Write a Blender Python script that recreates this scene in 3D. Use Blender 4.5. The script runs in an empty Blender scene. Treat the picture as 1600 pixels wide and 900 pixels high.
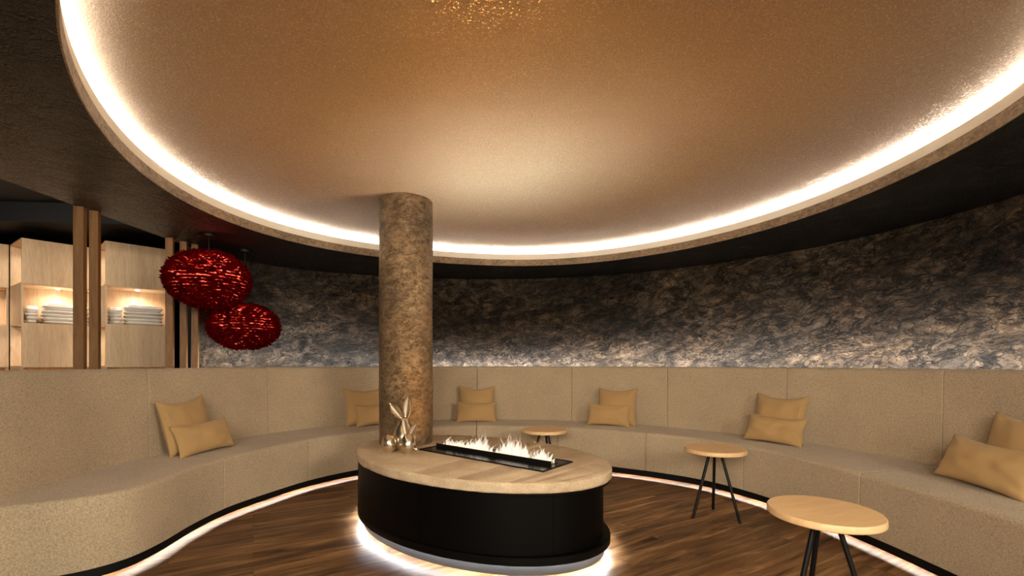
import bpy, bmesh, math, random
from mathutils import Vector, Matrix, noise
random.seed(7)
R = math.radians
SC = bpy.context.scene
COL = SC.collection

# ------------------------------------------------------------------ camera
H = 1.25
cam = bpy.data.cameras.new('camera')
cam.sensor_width = 36.0
cam.lens = 700 / 1600 * 36.0
cam.shift_y = (568 - 450) / 1600
cam.clip_start = 0.05
camo = bpy.data.objects.new('camera', cam)
camo.location = (0, 0, H)
camo.rotation_euler = (R(90), 0, 0)
COL.objects.link(camo)
SC.camera = camo

# ------------------------------------------------------------------ world, exposure
w = bpy.data.worlds.new('world'); SC.world = w; w.use_nodes = True
w.node_tree.nodes['Background'].inputs[0].default_value = (0.10, 0.09, 0.08, 1)
w.node_tree.nodes['Background'].inputs[1].default_value = 0.25
SC.view_settings.view_transform = 'Standard'
SC.view_settings.look = 'None'
SC.view_settings.gamma = 1.0
SC.view_settings.use_curve_mapping = False
SC.view_settings.exposure = 1.7

LED_COVE = 17.0        # emission of the strip hidden in the ceiling cove
LED_SOFA = 13.0        # strip behind the plinth of the banquette
LED_WALL = 30.0        # strip behind the backrest, washing the wall
LED_BASE = 34.0        # strip under the fire table
FIRE_LED = 3.3        # watts of the lamps in the burner slot
DOME_FILL = 15.0      # added warm fill at the burner, brightens the whole ceiling
FLAME = 0.42
ROOM_FILL = 38.0       # added, unseen fill for the room from behind the camera
NICHE = 0.8
SIDE_ROOM = 4.0       # unseen lamp in the towel room

def area(name, loc, target, watts, size, color, shape='DISK', size_y=None, spread=180):
    l = bpy.data.lights.new(name, 'AREA'); l.energy = watts; l.shape = shape; l.size = size
    if size_y: l.size_y = size_y
    l.color = color; l.spread = R(spread)
    o = bpy.data.objects.new(name, l); COL.objects.link(o)
    o.location = loc
    d = Vector(target) - Vector(loc)
    o.rotation_euler = d.to_track_quat('-Z', 'Y').to_euler()
    return o

# soft fill lights added behind the camera to brighten the room
for x, y, tx, ty, k in ((-1.2, -2.0, 2.9, 4.0, 0.9), (0.0, -2.0, 0.0, 5.4, 0.9), (2.6, -1.3, -2.9, 3.6, 1.25)):
    area('room_fill_light', (x, y, 2.42), (tx, ty, 0.9), ROOM_FILL * k, 1.3, (1.0, 0.88, 0.68), spread=135)
# one unseen area lamp in the towel room, aimed at the cabinets
area('towel_room_light', (-4.3, 2.6, 2.78), (-4.8, 5.0, 1.7), SIDE_ROOM, 0.12, (1.0, 0.84, 0.66), spread=110)

# ------------------------------------------------------------------ materials
def new_mat(name):
    m = bpy.data.materials.new(name); m.use_nodes = True
    nt = m.node_tree
    return m, nt, nt.nodes['Principled BSDF']
def N(nt, t, **kw):
    n = nt.nodes.new(t)
    for k, v in kw.items():
        if k in ('operation', 'blend_type', 'data_type', 'noise_dimensions', 'feature', 'wave_type', 'bands_direction', 'distance', 'noise_type', 'offset_frequency', 'offset', 'squash', 'squash_frequency'): setattr(n, k, v)
        else: n.inputs[k].default_value = v
    return n
def ramp(nt, src, stops, interp='LINEAR'):
    r = nt.nodes.new('ShaderNodeValToRGB'); r.color_ramp.interpolation = interp
    e = r.color_ramp.elements
    while len(e) < len(stops): e.new(0.5)
    for k, (p, c) in enumerate(stops):
        e[k].position = p; e[k].color = (c[0], c[1], c[2], 1) if len(c) == 3 else c
    nt.links.new(src, r.inputs[0]); return r
def mapping(nt, scale=(1, 1, 1), rot=(0, 0, 0), coord='Object'):
    tc = nt.nodes.new('ShaderNodeTexCoord'); mp = nt.nodes.new('ShaderNodeMapping')
    nt.links.new(tc.outputs[coord], mp.inputs[0])
    mp.inputs['Scale'].default_value = scale; mp.inputs['Rotation'].default_value = rot
    return mp
def bump(nt, h, bsdf, strength, dist, prev=None):
    b = nt.nodes.new('ShaderNodeBump'); b.inputs['Strength'].default_value = strength; b.inputs['Distance'].default_value = dist
    nt.links.new(h, b.inputs['Height'])
    if prev: nt.links.new(prev.outputs[0], b.inputs['Normal'])
    nt.links.new(b.outputs[0], bsdf.inputs['Normal']); return b
def mix(nt, fac, a, b, blend='MIX'):
    m = nt.nodes.new('ShaderNodeMix'); m.data_type = 'RGBA'; m.blend_type = blend
    for s, v in ((0, fac), (6, a), (7, b)):
        if hasattr(v, 'is_output'): nt.links.new(v, m.inputs[s])
        elif s == 0: m.inputs[0].default_value = v
        else: m.inputs[s].default_value = (*v, 1)
    return m.outputs[2]

def simple(name, col, rough=0.5, metal=0.0, bump_scale=None, bump_str=0.2, bump_dist=0.002, var=0.0, coat=0.0, spec=0.5):
    m, nt, b = new_mat(name); b.inputs['Specular IOR Level'].default_value = spec
    b.inputs['Roughness'].default_value = rough; b.inputs['Metallic'].default_value = metal
    b.inputs['Coat Weight'].default_value = coat
    mp = mapping(nt)
    n = N(nt, 'ShaderNodeTexNoise', Scale=bump_scale or 30.0, Detail=4.0)
    nt.links.new(mp.outputs[0], n.inputs['Vector'])
    r = ramp(nt, n.outputs[0], [(0.3, [c * (1 - var) for c in col]), (0.7, [min(1, c * (1 + var)) for c in col])])
    nt.links.new(r.outputs[0], b.inputs['Base Color'])
    if bump_scale: bump(nt, n.outputs[0], b, bump_str, bump_dist)
    return m
def emit(name, col, s):
    m = bpy.data.materials.new(name); m.use_nodes = True; nt = m.node_tree
    nt.nodes.clear()
    e = nt.nodes.new('ShaderNodeEmission'); e.inputs[0].default_value = (*col, 1); e.inputs[1].default_value = s
    o = nt.nodes.new('ShaderNodeOutputMaterial'); nt.links.new(e.outputs[0], o.inputs[0]); return m

def fabric(name, col, var, weave, wstr, fuzz=120.0):
    m, nt, b = new_mat(name)
    b.inputs['Roughness'].default_value = 0.95
    b.inputs['Sheen Weight'].default_value = 0.15
    b.inputs['Sheen Roughness'].default_value = 0.5
    mp = mapping(nt)
    n1 = N(nt, 'ShaderNodeTexNoise', Scale=fuzz, Detail=3.0)
    n2 = N(nt, 'ShaderNodeTexNoise', Scale=2.5, Detail=3.0)
    for n in (n1, n2): nt.links.new(mp.outputs[0], n.inputs['Vector'])
    r = ramp(nt, n1.outputs[0], [(0.32, [c * (1 - var) for c in col]), (0.68, [c * (1 + var) for c in col])])
    r2 = ramp(nt, n2.outputs[0], [(0.3, (0.92, 0.92, 0.92)), (0.7, (1.06, 1.05, 1.04))])
    nt.links.new(mix(nt, 1.0, r.outputs[0], r2.outputs[0], 'MULTIPLY'), b.inputs['Base Color'])
    v = N(nt, 'ShaderNodeTexVoronoi', Scale=weave)
    nt.links.new(mp.outputs[0], v.inputs['Vector'])
    b1 = bump(nt, v.outputs[0], b, wstr, 0.002)
    bump(nt, n1.outputs[0], b, wstr * 0.7, 0.002, b1)
    return m

def plaster(name, dark, mid, light, silver, scale=1.0, metal=0.55, rough=0.45, bstr=1.0, mid_pos=0.5, bdist=0.03, ang=0.5, line_amt=0.9, slow_amt=1.0):
    # trowelled metallic plaster with torn ridges running diagonally
    m, nt, b = new_mat(name)
    mp = mapping(nt, scale=(1, 1, 1.5), rot=(0.35, ang, 0.0))
    warp = N(nt, 'ShaderNodeTexNoise', Scale=2.6 * scale, Detail=4.0, Roughness=0.6)
    nt.links.new(mp.outputs[0], warp.inputs['Vector'])
    vm = nt.nodes.new('ShaderNodeVectorMath'); vm.operation = 'SCALE'; vm.inputs['Scale'].default_value = 0.3 / scale
    nt.links.new(warp.outputs['Color'], vm.inputs[0])
    va = nt.nodes.new('ShaderNodeVectorMath'); va.operation = 'ADD'
    nt.links.new(mp.outputs[0], va.inputs[0]); nt.links.new(vm.outputs[0], va.inputs[1])
    ridge = N(nt, 'ShaderNodeTexNoise', Scale=7.0 * scale, Detail=10.0, Roughness=0.70, Distortion=0.15)
    nt.links.new(va.outputs[0], ridge.inputs['Vector'])
    vo = N(nt, 'ShaderNodeTexVoronoi', Scale=5.5 * scale); vo.feature = 'DISTANCE_TO_EDGE'
    mp2 = nt.nodes.new('ShaderNodeMapping'); mp2.inputs['Scale'].default_value = (1, 1, 1.7)
    nt.links.new(va.outputs[0], mp2.inputs[0])
    nz = N(nt, 'ShaderNodeTexNoise', Scale=9.0 * scale, Detail=6.0, Roughness=0.7)
    nt.links.new(mp2.outputs[0], nz.inputs['Vector'])
    vm2 = nt.nodes.new('ShaderNodeVectorMath'); vm2.operation = 'SCALE'; vm2.inputs['Scale'].default_value = 0.35 / scale
    nt.links.new(nz.outputs['Color'], vm2.inputs[0])
    va2 = nt.nodes.new('ShaderNodeVectorMath'); va2.operation = 'ADD'
    nt.links.new(mp2.outputs[0], va2.inputs[0]); nt.links.new(vm2.outputs[0], va2.inputs[1])
    nt.links.new(va2.outputs[0], vo.inputs['Vector'])
    crack = ramp(nt, vo.outputs['Distance'], [(0.0, (0, 0, 0)), (0.07, (1, 1, 1))])
    big = N(nt, 'ShaderNodeTexNoise', Scale=0.9 * scale, Detail=5.0, Roughness=0.6)
    nt.links.new(mp.outputs[0], big.inputs['Vector'])
    crf = ramp(nt, big.outputs[0], [(0.36, (0.1, 0.1, 0.1)), (0.56, (0.95, 0.95, 0.95))])
    c1 = ramp(nt, ridge.outputs[0], [(0.32, dark), (mid_pos, mid), (0.70, light)])
    rg = nt.nodes.new('ShaderNodeTexNoise'); rg.noise_type = 'RIDGED_MULTIFRACTAL'
    rg.inputs['Scale'].default_value = 3.6 * scale; rg.inputs['Detail'].default_value = 7.0; rg.inputs['Roughness'].default_value = 0.62
    nt.links.new(va.outputs[0], rg.inputs['Vector'])
    rgr = ramp(nt, rg.outputs[0], [(0.45, (1, 1, 1)), (0.95, (0.25, 0.25, 0.25))])
    bigr = ramp(nt, big.outputs[0], [(0.42, (0, 0, 0)), (0.62, (1, 1, 1))])
    c2 = ramp(nt, ridge.outputs[0], [(0.34, [d * 0.8 for d in dark]), (0.64, silver)])
    col = mix(nt, bigr.outputs[0], c1.outputs[0], c2.outputs[0])
    cm = mix(nt, crf.outputs[0], (1, 1, 1), crack.outputs[0])
    col = mix(nt, 0.35, col, cm, 'MULTIPLY')
    lines = None
    for sc_, lo in ((1.7, 0.012), (3.6, 0.018), (7.0, 0.022)):
        mq = nt.nodes.new('ShaderNodeMapping'); mq.inputs['Scale'].default_value = (1, 1, 1.9); mq.inputs['Location'].default_value = (sc_, 3.1, 0.7)
        nt.links.new(va.outputs[0], mq.inputs[0])
        ln = N(nt, 'ShaderNodeTexNoise', Scale=sc_ * scale, Detail=6.0, Roughness=0.55, Distortion=0.3); nt.links.new(mq.outputs[0], ln.inputs['Vector'])
        lr = ramp(nt, ln.outputs[0], [(0.474, (1, 1, 1)), (0.488, (0.06, 0.05, 0.045)), (0.492, (0.06, 0.05, 0.045)), (0.492 + lo, (1, 1, 1))])
        lines = lr.outputs[0] if lines is None else mix(nt, 1.0, lines, lr.outputs[0], 'MULTIPLY')
    slow = N(nt, 'ShaderNodeTexNoise', Scale=0.75 * scale, Detail=3.0, Roughness=0.55); nt.links.new(mp.outputs[0], slow.inputs['Vector'])
    slr = ramp(nt, slow.outputs[0], [(0.36, (0.36, 0.34, 0.32)), (0.62, (1.25, 1.22, 1.18))])
    col = mix(nt, 0.55, col, rgr.outputs[0], 'MULTIPLY')
    col = mix(nt, line_amt, col, lines, 'MULTIPLY')
    col = mix(nt, slow_amt, col, slr.outputs[0], 'MULTIPLY')
    nt.links.new(col, b.inputs['Base Color'])
    b.inputs['Metallic'].default_value = metal
    fine = N(nt, 'ShaderNodeTexNoise', Scale=170.0, Detail=2.0)
    nt.links.new(mp.outputs[0], fine.inputs['Vector'])
    rr = ramp(nt, fine.outputs[0], [(0.35, (rough - 0.12,) * 3), (0.65, (rough + 0.2,) * 3)])
    nt.links.new(rr.outputs[0], b.inputs['Roughness'])
    b0 = bump(nt, ridge.outputs[0], b, bstr, bdist)
    b0 = bump(nt, rgr.outputs[0], b, bstr * 0.8, bdist * 0.8, b0)
    b0 = bump(nt, lines, b, bstr * 0.7, bdist * 0.5, b0)
    b1 = bump(nt, cm, b, bstr * 0.4, bdist * 0.3, b0)
    bump(nt, fine.outputs[0], b, 0.35, 0.003, b1)
    return m

M = {}
M['wall'] = plaster('dark_bronze_plaster', (0.016, 0.011, 0.008), (0.10, 0.068, 0.042), (0.32, 0.215, 0.125), (0.16, 0.122, 0.09), metal=0.35, rough=0.40, bstr=1.0, bdist=0.05)
M['column'] = plaster('bronze_column_plaster', (0.12, 0.078, 0.042), (0.27, 0.18, 0.10), (0.44, 0.31, 0.185), (0.32, 0.225, 0.135), scale=2.2, metal=0.55, rough=0.40, bstr=0.8, mid_pos=0.46, bdist=0.02, line_amt=0.5, slow_amt=0.3)
M['soffit'] = plaster('graphite_soffit_plaster', (0.004, 0.005, 0.006), (0.012, 0.013, 0.015), (0.090, 0.094, 0.10), (0.030, 0.033, 0.037), scale=0.9, metal=0.3, rough=0.42, bstr=0.6, bdist=0.02, ang=0.1)
M['lip'] = plaster('bronze_rim_plaster', (0.19, 0.13, 0.085), (0.36, 0.26, 0.17), (0.50, 0.38, 0.27), (0.40, 0.30, 0.20), line_amt=0.3, slow_amt=0.2, scale=4.0, metal=0.4, rough=0.5, bstr=0.7, bdist=0.01)
M['white'] = simple('white_cove_paint', (0.74, 0.70, 0.63), 0.8)
M['dark_room'] = simple('blue_black_paint', (0.014, 0.018, 0.022), 0.8, bump_scale=40.0, bump_str=0.1)
M['bulkhead'] = simple('black_paint', (0.005, 0.006, 0.008), 0.8)
M['room_wall'] = simple('dark_brown_wall_paint', (0.16, 0.125, 0.095), 0.85)

def dome_mat():
    m, nt, b = new_mat('gold_glitter_plaster')
    mp = mapping(nt)
    n1 = N(nt, 'ShaderNodeTexNoise', Scale=150.0, Detail=2.0)
    n2 = N(nt, 'ShaderNodeTexNoise', Scale=1.2, Detail=4.0)
    for n in (n1, n2): nt.links.new(mp.outputs[0], n.inputs['Vector'])
    r = ramp(nt, n1.outputs[0], [(0.34, (0.42, 0.30, 0.185)), (0.66, (0.58, 0.435, 0.28))])
    r2 = ramp(nt, n2.outputs[0], [(0.3, (0.93, 0.92, 0.90)), (0.7, (1.05, 1.05, 1.05))])
    base = mix(nt, 1.0, r.outputs[0], r2.outputs[0], 'MULTIPLY')
    # glitter flakes: each cell has a tilt of its own
    v = N(nt, 'ShaderNodeTexVoronoi', Scale=150.0)
    nt.links.new(mp.outputs[0], v.inputs['Vector'])
    sp = nt.nodes.new('ShaderNodeSeparateColor'); nt.links.new(v.outputs['Color'], sp.inputs[0])
    fl = ramp(nt, sp.outputs[2], [(0.86, (0.12,) * 3), (0.9, (0.95,) * 3)], 'LINEAR')
    nt.links.new(fl.outputs[0], b.inputs['Metallic'])
    flk = ramp(nt, sp.outputs[2], [(0.90, (0,) * 3), (0.93, (0.34,) * 3)])  # sparkle of some flakes painted in as a lighter colour
    nt.links.new(mix(nt, flk.outputs[0], base, (0.95, 0.72, 0.45)), b.inputs['Base Color'])
    rg = ramp(nt, sp.outputs[2], [(0.86, (0.62,) * 3), (0.9, (0.28,) * 3)])
    nt.links.new(rg.outputs[0], b.inputs['Roughness'])
    b0 = bump(nt, n1.outputs[0], b, 0.45, 0.003)
    bump(nt, sp.outputs[0], b, 0.5, 0.003, b0)
    return m
M['dome'] = dome_mat()

def wood(name, c0, c1, c2, axis='Z', gscale=1.0, rough=0.5, knots=True, var=(0.85, 1.1)):
    m, nt, b = new_mat(name)
    sc = {'Z': (9, 9, 0.8), 'X': (0.8, 9, 9), 'Y': (9, 0.8, 9)}[axis]
    mp = mapping(nt, scale=[s * gscale for s in sc])
    n1 = N(nt, 'ShaderNodeTexNoise', Scale=2.0, Detail=6.0, Roughness=0.6, Distortion=0.6)
    n2 = N(nt, 'ShaderNodeTexNoise', Scale=14.0, Detail=4.0, Roughness=0.6)
    for n in (n1, n2): nt.links.new(mp.outputs[0], n.inputs['Vector'])
    r = ramp(nt, n1.outputs[0], [(0.25, c0), (0.5, c1), (0.75, c2)])
    r2 = ramp(nt, n2.outputs[0], [(0.3, (var[0],) * 3), (0.7, (var[1],) * 3)])
    col = mix(nt, 1.0, r.outputs[0], r2.outputs[0], 'MULTIPLY')
    if knots:
        mk = mapping(nt, scale=(1.3, 1.3, 0.9))
        v = N(nt, 'ShaderNodeTexVoronoi', Scale=2.2); nt.links.new(mk.outputs[0], v.inputs['Vector'])
        kr = ramp(nt, v.outputs['Distance'], [(0.02, (0.40, 0.27, 0.16)), (0.12, (1, 1, 1))])
        col = mix(nt, 0.8, col, kr.outputs[0], 'MULTIPLY')
    nt.links.new(col, b.inputs['Base Color'])
    b.inputs['Roughness'].default_value = rough
    bump(nt, n2.outputs[0], b, 0.12, 0.002)
    return m
M['cabinet'] = wood('light_oak_veneer', (0.50, 0.34, 0.20), (0.60, 0.43, 0.27), (0.68, 0.51, 0.34))
M['post'] = wood('warm_oak_post', (0.14, 0.060, 0.016), (0.235, 0.11, 0.035), (0.35, 0.185, 0.07), gscale=1.0, knots=False)
M['table'] = wood('oak_table_top', (0.72, 0.45, 0.22), (0.82, 0.54, 0.28), (0.87, 0.61, 0.35), axis='X', gscale=0.8, rough=0.42, knots=False, var=(0.93, 1.05))

def floor_mat():
    m, nt, b = new_mat('walnut_plank_floor')
    mp = mapping(nt, rot=(0, 0, R(-30)))
    br = N(nt, 'ShaderNodeTexBrick', Scale=1.0)
    br.offset = 0.37; br.offset_frequency = 2
    br.inputs['Brick Width'].default_value = 1.25; br.inputs['Row Height'].default_value = 0.145
    br.inputs['Mortar Size'].default_value = 0.0012; br.inputs['Mortar Smooth'].default_value = 0.1
    br.inputs['Color1'].default_value = (0.0, 0, 0, 1); br.inputs['Color2'].default_value = (1, 1, 1, 1)
    br.inputs['Mortar'].default_value = (0.5, 0.5, 0.5, 1)
    nt.links.new(mp.outputs[0], br.inputs['Vector'])
    vm = nt.nodes.new('ShaderNodeVectorMath'); vm.operation = 'SCALE'; vm.inputs['Scale'].default_value = 13.0
    nt.links.new(br.outputs['Color'], vm.inputs[0])
    va = nt.nodes.new('ShaderNodeVectorMath'); va.operation = 'ADD'
    nt.links.new(mp.outputs[0], va.inputs[0]); nt.links.new(vm.outputs[0], va.inputs[1])
    ms = nt.nodes.new('ShaderNodeMapping'); ms.inputs['Scale'].default_value = (1.0, 9.0, 1.0)
    nt.links.new(va.outputs[0], ms.inputs[0])
    n1 = N(nt, 'ShaderNodeTexNoise', Scale=1.5, Detail=6.0, Roughness=0.6, Distortion=0.9)
    n2 = N(nt, 'ShaderNodeTexNoise', Scale=9.0, Detail=5.0, Roughness=0.65)
    for n in (n1, n2): nt.links.new(ms.outputs[0], n.inputs['Vector'])
    r = ramp(nt, n1.outputs[0], [(0.30, (0.032, 0.012, 0.004)), (0.42, (0.125, 0.056, 0.019)), (0.56, (0.24, 0.122, 0.047)), (0.70, (0.44, 0.26, 0.12))])
    r2 = ramp(nt, n2.outputs[0], [(0.3, (0.74,) * 3), (0.7, (1.12,) * 3)])
    r3 = ramp(nt, br.outputs['Color'], [(0.0, (0.68, 0.66, 0.63)), (1.0, (1.25, 1.22, 1.18))])
    col = mix(nt, 1.0, r.outputs[0], r2.outputs[0], 'MULTIPLY')
    col = mix(nt, 1.0, col, r3.outputs[0], 'MULTIPLY')
    mo = ramp(nt, br.outputs['Fac'], [(0.0, (1, 1, 1)), (1.0, (0.35, 0.3, 0.25))])
    col = mix(nt, 1.0, col, mo.outputs[0], 'MULTIPLY')
    nt.links.new(col, b.inputs['Base Color'])
    b.inputs['Roughness'].default_value = 0.42
    b0 = bump(nt, n2.outputs[0], b, 0.10, 0.002)
    return m
M['floor'] = floor_mat()
M['sofa'] = fabric('beige_boucle_fabric', (0.50, 0.40, 0.28), 0.24, 260.0, 0.5)
M['cushion'] = fabric('ochre_linen', (0.50, 0.32, 0.14), 0.06, 500.0, 0.12, 300.0)
M['black'] = simple('matt_black_metal', (0.004, 0.004, 0.0045), 0.45, spec=0.3)
M['lacquer'] = simple('black_lacquer', (0.0012, 0.001, 0.0012), 0.5, spec=0.12)
M['tray'] = simple('black_steel_tray', (0.012, 0.011, 0.010), 0.22, metal=0.2)
M['steel'] = simple('brushed_grey_steel', (0.028, 0.028, 0.029), 0.5, metal=0.1, bump_scale=60.0, bump_str=0.05)
M['plinth'] = simple('black_plinth', (0.004, 0.004, 0.005), 0.6, spec=0.2)
M['towel'] = fabric('white_terry', (0.86, 0.83, 0.79), 0.05, 300.0, 0.4)
M['silver'] = simple('champagne_silver_glaze', (0.66, 0.56, 0.43), 0.24, metal=0.95, bump_scale=26.0, bump_str=0.22, bump_dist=0.006, var=0.10)
M['ear_inner'] = simple('dark_silver_glaze', (0.36, 0.27, 0.19), 0.4, metal=0.6, bump_scale=40.0, bump_str=0.2)  # darker tone than the outer glaze
M['speaker'] = simple('black_speaker_mesh', (0.004, 0.004, 0.004), 0.7)
def slab_mat():
    m, nt, b = new_mat('sand_limestone')
    mp = mapping(nt)
    n1 = N(nt, 'ShaderNodeTexNoise', Scale=5.0, Detail=7.0, Roughness=0.6, Distortion=0.5)
    n2 = N(nt, 'ShaderNodeTexNoise', Scale=90.0, Detail=3.0)
    for n in (n1, n2): nt.links.new(mp.outputs[0], n.inputs['Vector'])
    r = ramp(nt, n1.outputs[0], [(0.3, (0.50, 0.375, 0.245)), (0.5, (0.60, 0.46, 0.31)), (0.68, (0.69, 0.55, 0.39))])
    r2 = ramp(nt, n2.outputs[0], [(0.35, (0.88,) * 3), (0.65, (1.08,) * 3)])
    nt.links.new(mix(nt, 1.0, r.outputs[0], r2.outputs[0], 'MULTIPLY'), b.inputs['Base Color'])
    b.inputs['Roughness'].default_value = 0.6
    bump(nt, n2.outputs[0], b, 0.25, 0.002)
    return m
M['slab'] = slab_mat()
LEDC = (1.0, 0.93, 0.82)
M['led_cove'] = emit('cove_led', (0.97, 0.97, 1.0), LED_COVE)
M['led_sofa'] = emit('plinth_led', (1.0, 0.86, 0.74), LED_SOFA)
M['led_wall'] = emit('wall_wash_led', (1.0, 0.985, 0.97), LED_WALL)
M['led_base'] = emit('base_led', (0.86, 0.93, 1.0), LED_BASE)
M['spot'] = emit('downlight_lens', (1.0, 0.93, 0.82), 14.0)

def feather_mat():
    m, nt, b = new_mat('red_feather')
    nt.nodes.remove(b)
    o = nt.nodes['Material Output']
    d = nt.nodes.new('ShaderNodeBsdfDiffuse'); t = nt.nodes.new('ShaderNodeBsdfTranslucent')
    oi = mapping(nt); n = N(nt, 'ShaderNodeTexNoise', Scale=22.0, Detail=3.0); nt.links.new(oi.outputs[0], n.inputs['Vector'])
    r = ramp(nt, n.outputs[0], [(0.3, (0.025, 0.0004, 0.001)), (0.7, (0.12, 0.002, 0.003))])
    nt.links.new(r.outputs[0], d.inputs[0])
    t.inputs[0].default_value = (0.45, 0.006, 0.005, 1)
    mx = nt.nodes.new('ShaderNodeMixShader'); mx.inputs[0].default_value = 0.22
    nt.links.new(d.outputs[0], mx.inputs[1]); nt.links.new(t.outputs[0], mx.inputs[2]); nt.links.new(mx.outputs[0], o.inputs[0])
    return m
M['feather'] = feather_mat()
def lining_mat():
    m, nt, b = new_mat('red_paper_lining'); nt.nodes.remove(b); o = nt.nodes['Material Output']
    t = nt.nodes.new('ShaderNodeBsdfTranslucent')
    mp = mapping(nt); n = N(nt, 'ShaderNodeTexNoise', Scale=30.0, Detail=2.0); nt.links.new(mp.outputs[0], n.inputs['Vector'])
    r = ramp(nt, n.outputs[0], [(0.42, (0.45, 0.015, 0.012)), (0.62, (0.88, 0.17, 0.13))]); nt.links.new(r.outputs[0], t.inputs[0])
    nt.links.new(t.outputs[0], o.inputs[0]); return m
M['lining'] = lining_mat()

def flame_mat():
    m, nt, b = new_mat('lit_mist_flame'); nt.nodes.remove(b); o = nt.nodes['Material Output']
    e = nt.nodes.new('ShaderNodeEmission'); e.inputs[1].default_value = FLAME
    tr = nt.nodes.new('ShaderNodeBsdfTransparent')
    mx = nt.nodes.new('ShaderNodeMixShader')
    tc = nt.nodes.new('ShaderNodeTexCoord'); sx = nt.nodes.new('ShaderNodeSeparateXYZ')
    nt.links.new(tc.outputs['Object'], sx.inputs[0])
    hr = ramp(nt, sx.outputs[2], [(0.0, (0.75,) * 3), (0.06, (0.62,) * 3), (0.13, (0.34,) * 3), (0.22, (0.04,) * 3)])
    cr = ramp(nt, sx.outputs[2], [(0.0, (1.0, 0.72, 0.42)), (0.04, (1.0, 0.86, 0.68)), (0.12, (1.0, 0.80, 0.58)), (0.2, (1.0, 0.55, 0.28))])
    nt.links.new(cr.outputs[0], e.inputs[0])
    mp = mapping(nt, scale=(16, 16, 7)); n = N(nt, 'ShaderNodeTexNoise', Scale=1.0, Detail=4.0, Distortion=1.6); nt.links.new(mp.outputs[0], n.inputs['Vector'])
    nr = ramp(nt, n.outputs[0], [(0.36, (0.1,) * 3), (0.62, (1.0,) * 3)])
    lw = nt.nodes.new('ShaderNodeLayerWeight'); lw.inputs[0].default_value = 0.5
    fr = ramp(nt, lw.outputs['Facing'], [(0.1, (1, 1, 1)), (0.85, (0, 0, 0))])
    a = mix(nt, 1.0, hr.outputs[0], nr.outputs[0], 'MULTIPLY'); a = mix(nt, 1.0, a, fr.outputs[0], 'MULTIPLY')
    nt.links.new(a, mx.inputs[0]); nt.links.new(tr.outputs[0], mx.inputs[1]); nt.links.new(e.outputs[0], mx.inputs[2])
    nt.links.new(mx.outputs[0], o.inputs[0]); return m
M['flame'] = flame_mat()

# ------------------------------------------------------------------ object helpers
def tag(o, label=None, cat=None, group=None, kind=None):
    if label: o['label'] = label
    if cat: o['category'] = cat
    if group: o['group'] = group
    if kind: o['kind'] = kind
    return o
def empty(name, loc=(0, 0, 0), rz=0.0, label=None, cat=None, group=None):
    o = bpy.data.objects.new(name, None); COL.objects.link(o)
    o.location = loc; o.rotation_euler = (0, 0, rz); o.empty_display_size = 0.1
    return tag(o, label, cat, group)
def obj(name, bm, mat, parent=None, smooth=True, loc=None, rot=None):
    me = bpy.data.meshes.new(name)
    if isinstance(bm, tuple): me.from_pydata(bm[0], [], bm[1])
    else:
        bmesh.ops.recalc_face_normals(bm, faces=bm.faces[:]); bm.to_mesh(me); bm.free()
    me.materials.append(M[mat])
    if smooth:
        me.polygons.foreach_set('use_smooth', [True] * len(me.polygons))
        try: me.set_sharp_from_angle(angle=R(42))
        except Exception: pass
    o = bpy.data.objects.new(name, me); COL.objects.link(o)
    if parent: o.parent = parent
    if loc: o.location = loc
    if rot: o.rotation_euler = rot
    return o
def bevel(o, wd, seg=3, ang=40):
    m = o.modifiers.new('bevel', 'BEVEL'); m.width = wd; m.segments = seg; m.limit_method = 'ANGLE'; m.angle_limit = R(ang)
    return o
def box(bm, x0, x1, y0, y1, z0, z1, mapf=None):
    vs = [(x, y, z) for x in (x0, x1) for y in (y0, y1) for z in (z0, z1)]
    if mapf: vs = [mapf(*v) for v in vs]
    v = [bm.verts.new(p) for p in vs]
    for f in ((0, 1, 3, 2), (4, 6, 7, 5), (0, 4, 5, 1), (2, 3, 7, 6), (0, 2, 6, 4), (1, 5, 7, 3)): bm.faces.new([v[i] for i in f])
    return bm
def lathe(bm, prof, seg=40, cx=0, cy=0, sx=1, sy=1):
    rings = []
    for r, z in prof:
        if r < 1e-6: rings.append([bm.verts.new((cx, cy, z))])
        else: rings.append([bm.verts.new((cx + sx * r * math.cos(2 * math.pi * k / seg), cy + sy * r * math.sin(2 * math.pi * k / seg), z)) for k in range(seg)])
    for a, b in zip(rings, rings[1:]):
        for k in range(seg):
            k2 = (k + 1) % seg
            if len(a) == 1 and len(b) == 1: continue
            if len(a) == 1: bm.faces.new((a[0], b[k], b[k2]))
            elif len(b) == 1: bm.faces.new((a[k], a[k2], b[0]))
            else: bm.faces.new((a[k], a[k2], b[k2], b[k]))
    return bm
def tube(bm, pts, rad, seg=12, cap=True):
    rings = []; pts = [Vector(p) for p in pts]
    for i, p in enumerate(pts):
        d = (pts[min(i + 1, len(pts) - 1)] - pts[max(i - 1, 0)]).normalized()
        a = d.cross(Vector((0.31, 0.95, 0.05))).normalized(); b = d.cross(a)
        r = rad[i] if isinstance(rad, (list, tuple)) else rad
        rings.append([bm.verts.new(p + r * (math.cos(2 * math.pi * k / seg) * a + math.sin(2 * math.pi * k / seg) * b)) for k in range(seg)])
    for a, b in zip(rings, rings[1:]):
        for k in range(seg): bm.faces.new((a[k], a[(k + 1) % seg], b[(k + 1) % seg], b[k]))
    if cap: bm.faces.new(rings[0]); bm.faces.new(rings[-1])
    return bm
def copy_tree(o, parent=None):
    c = o.copy(); COL.objects.link(c); c.parent = parent
    for ch in [x for x in o.children]: copy_tree(ch, c)
    return c

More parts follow.
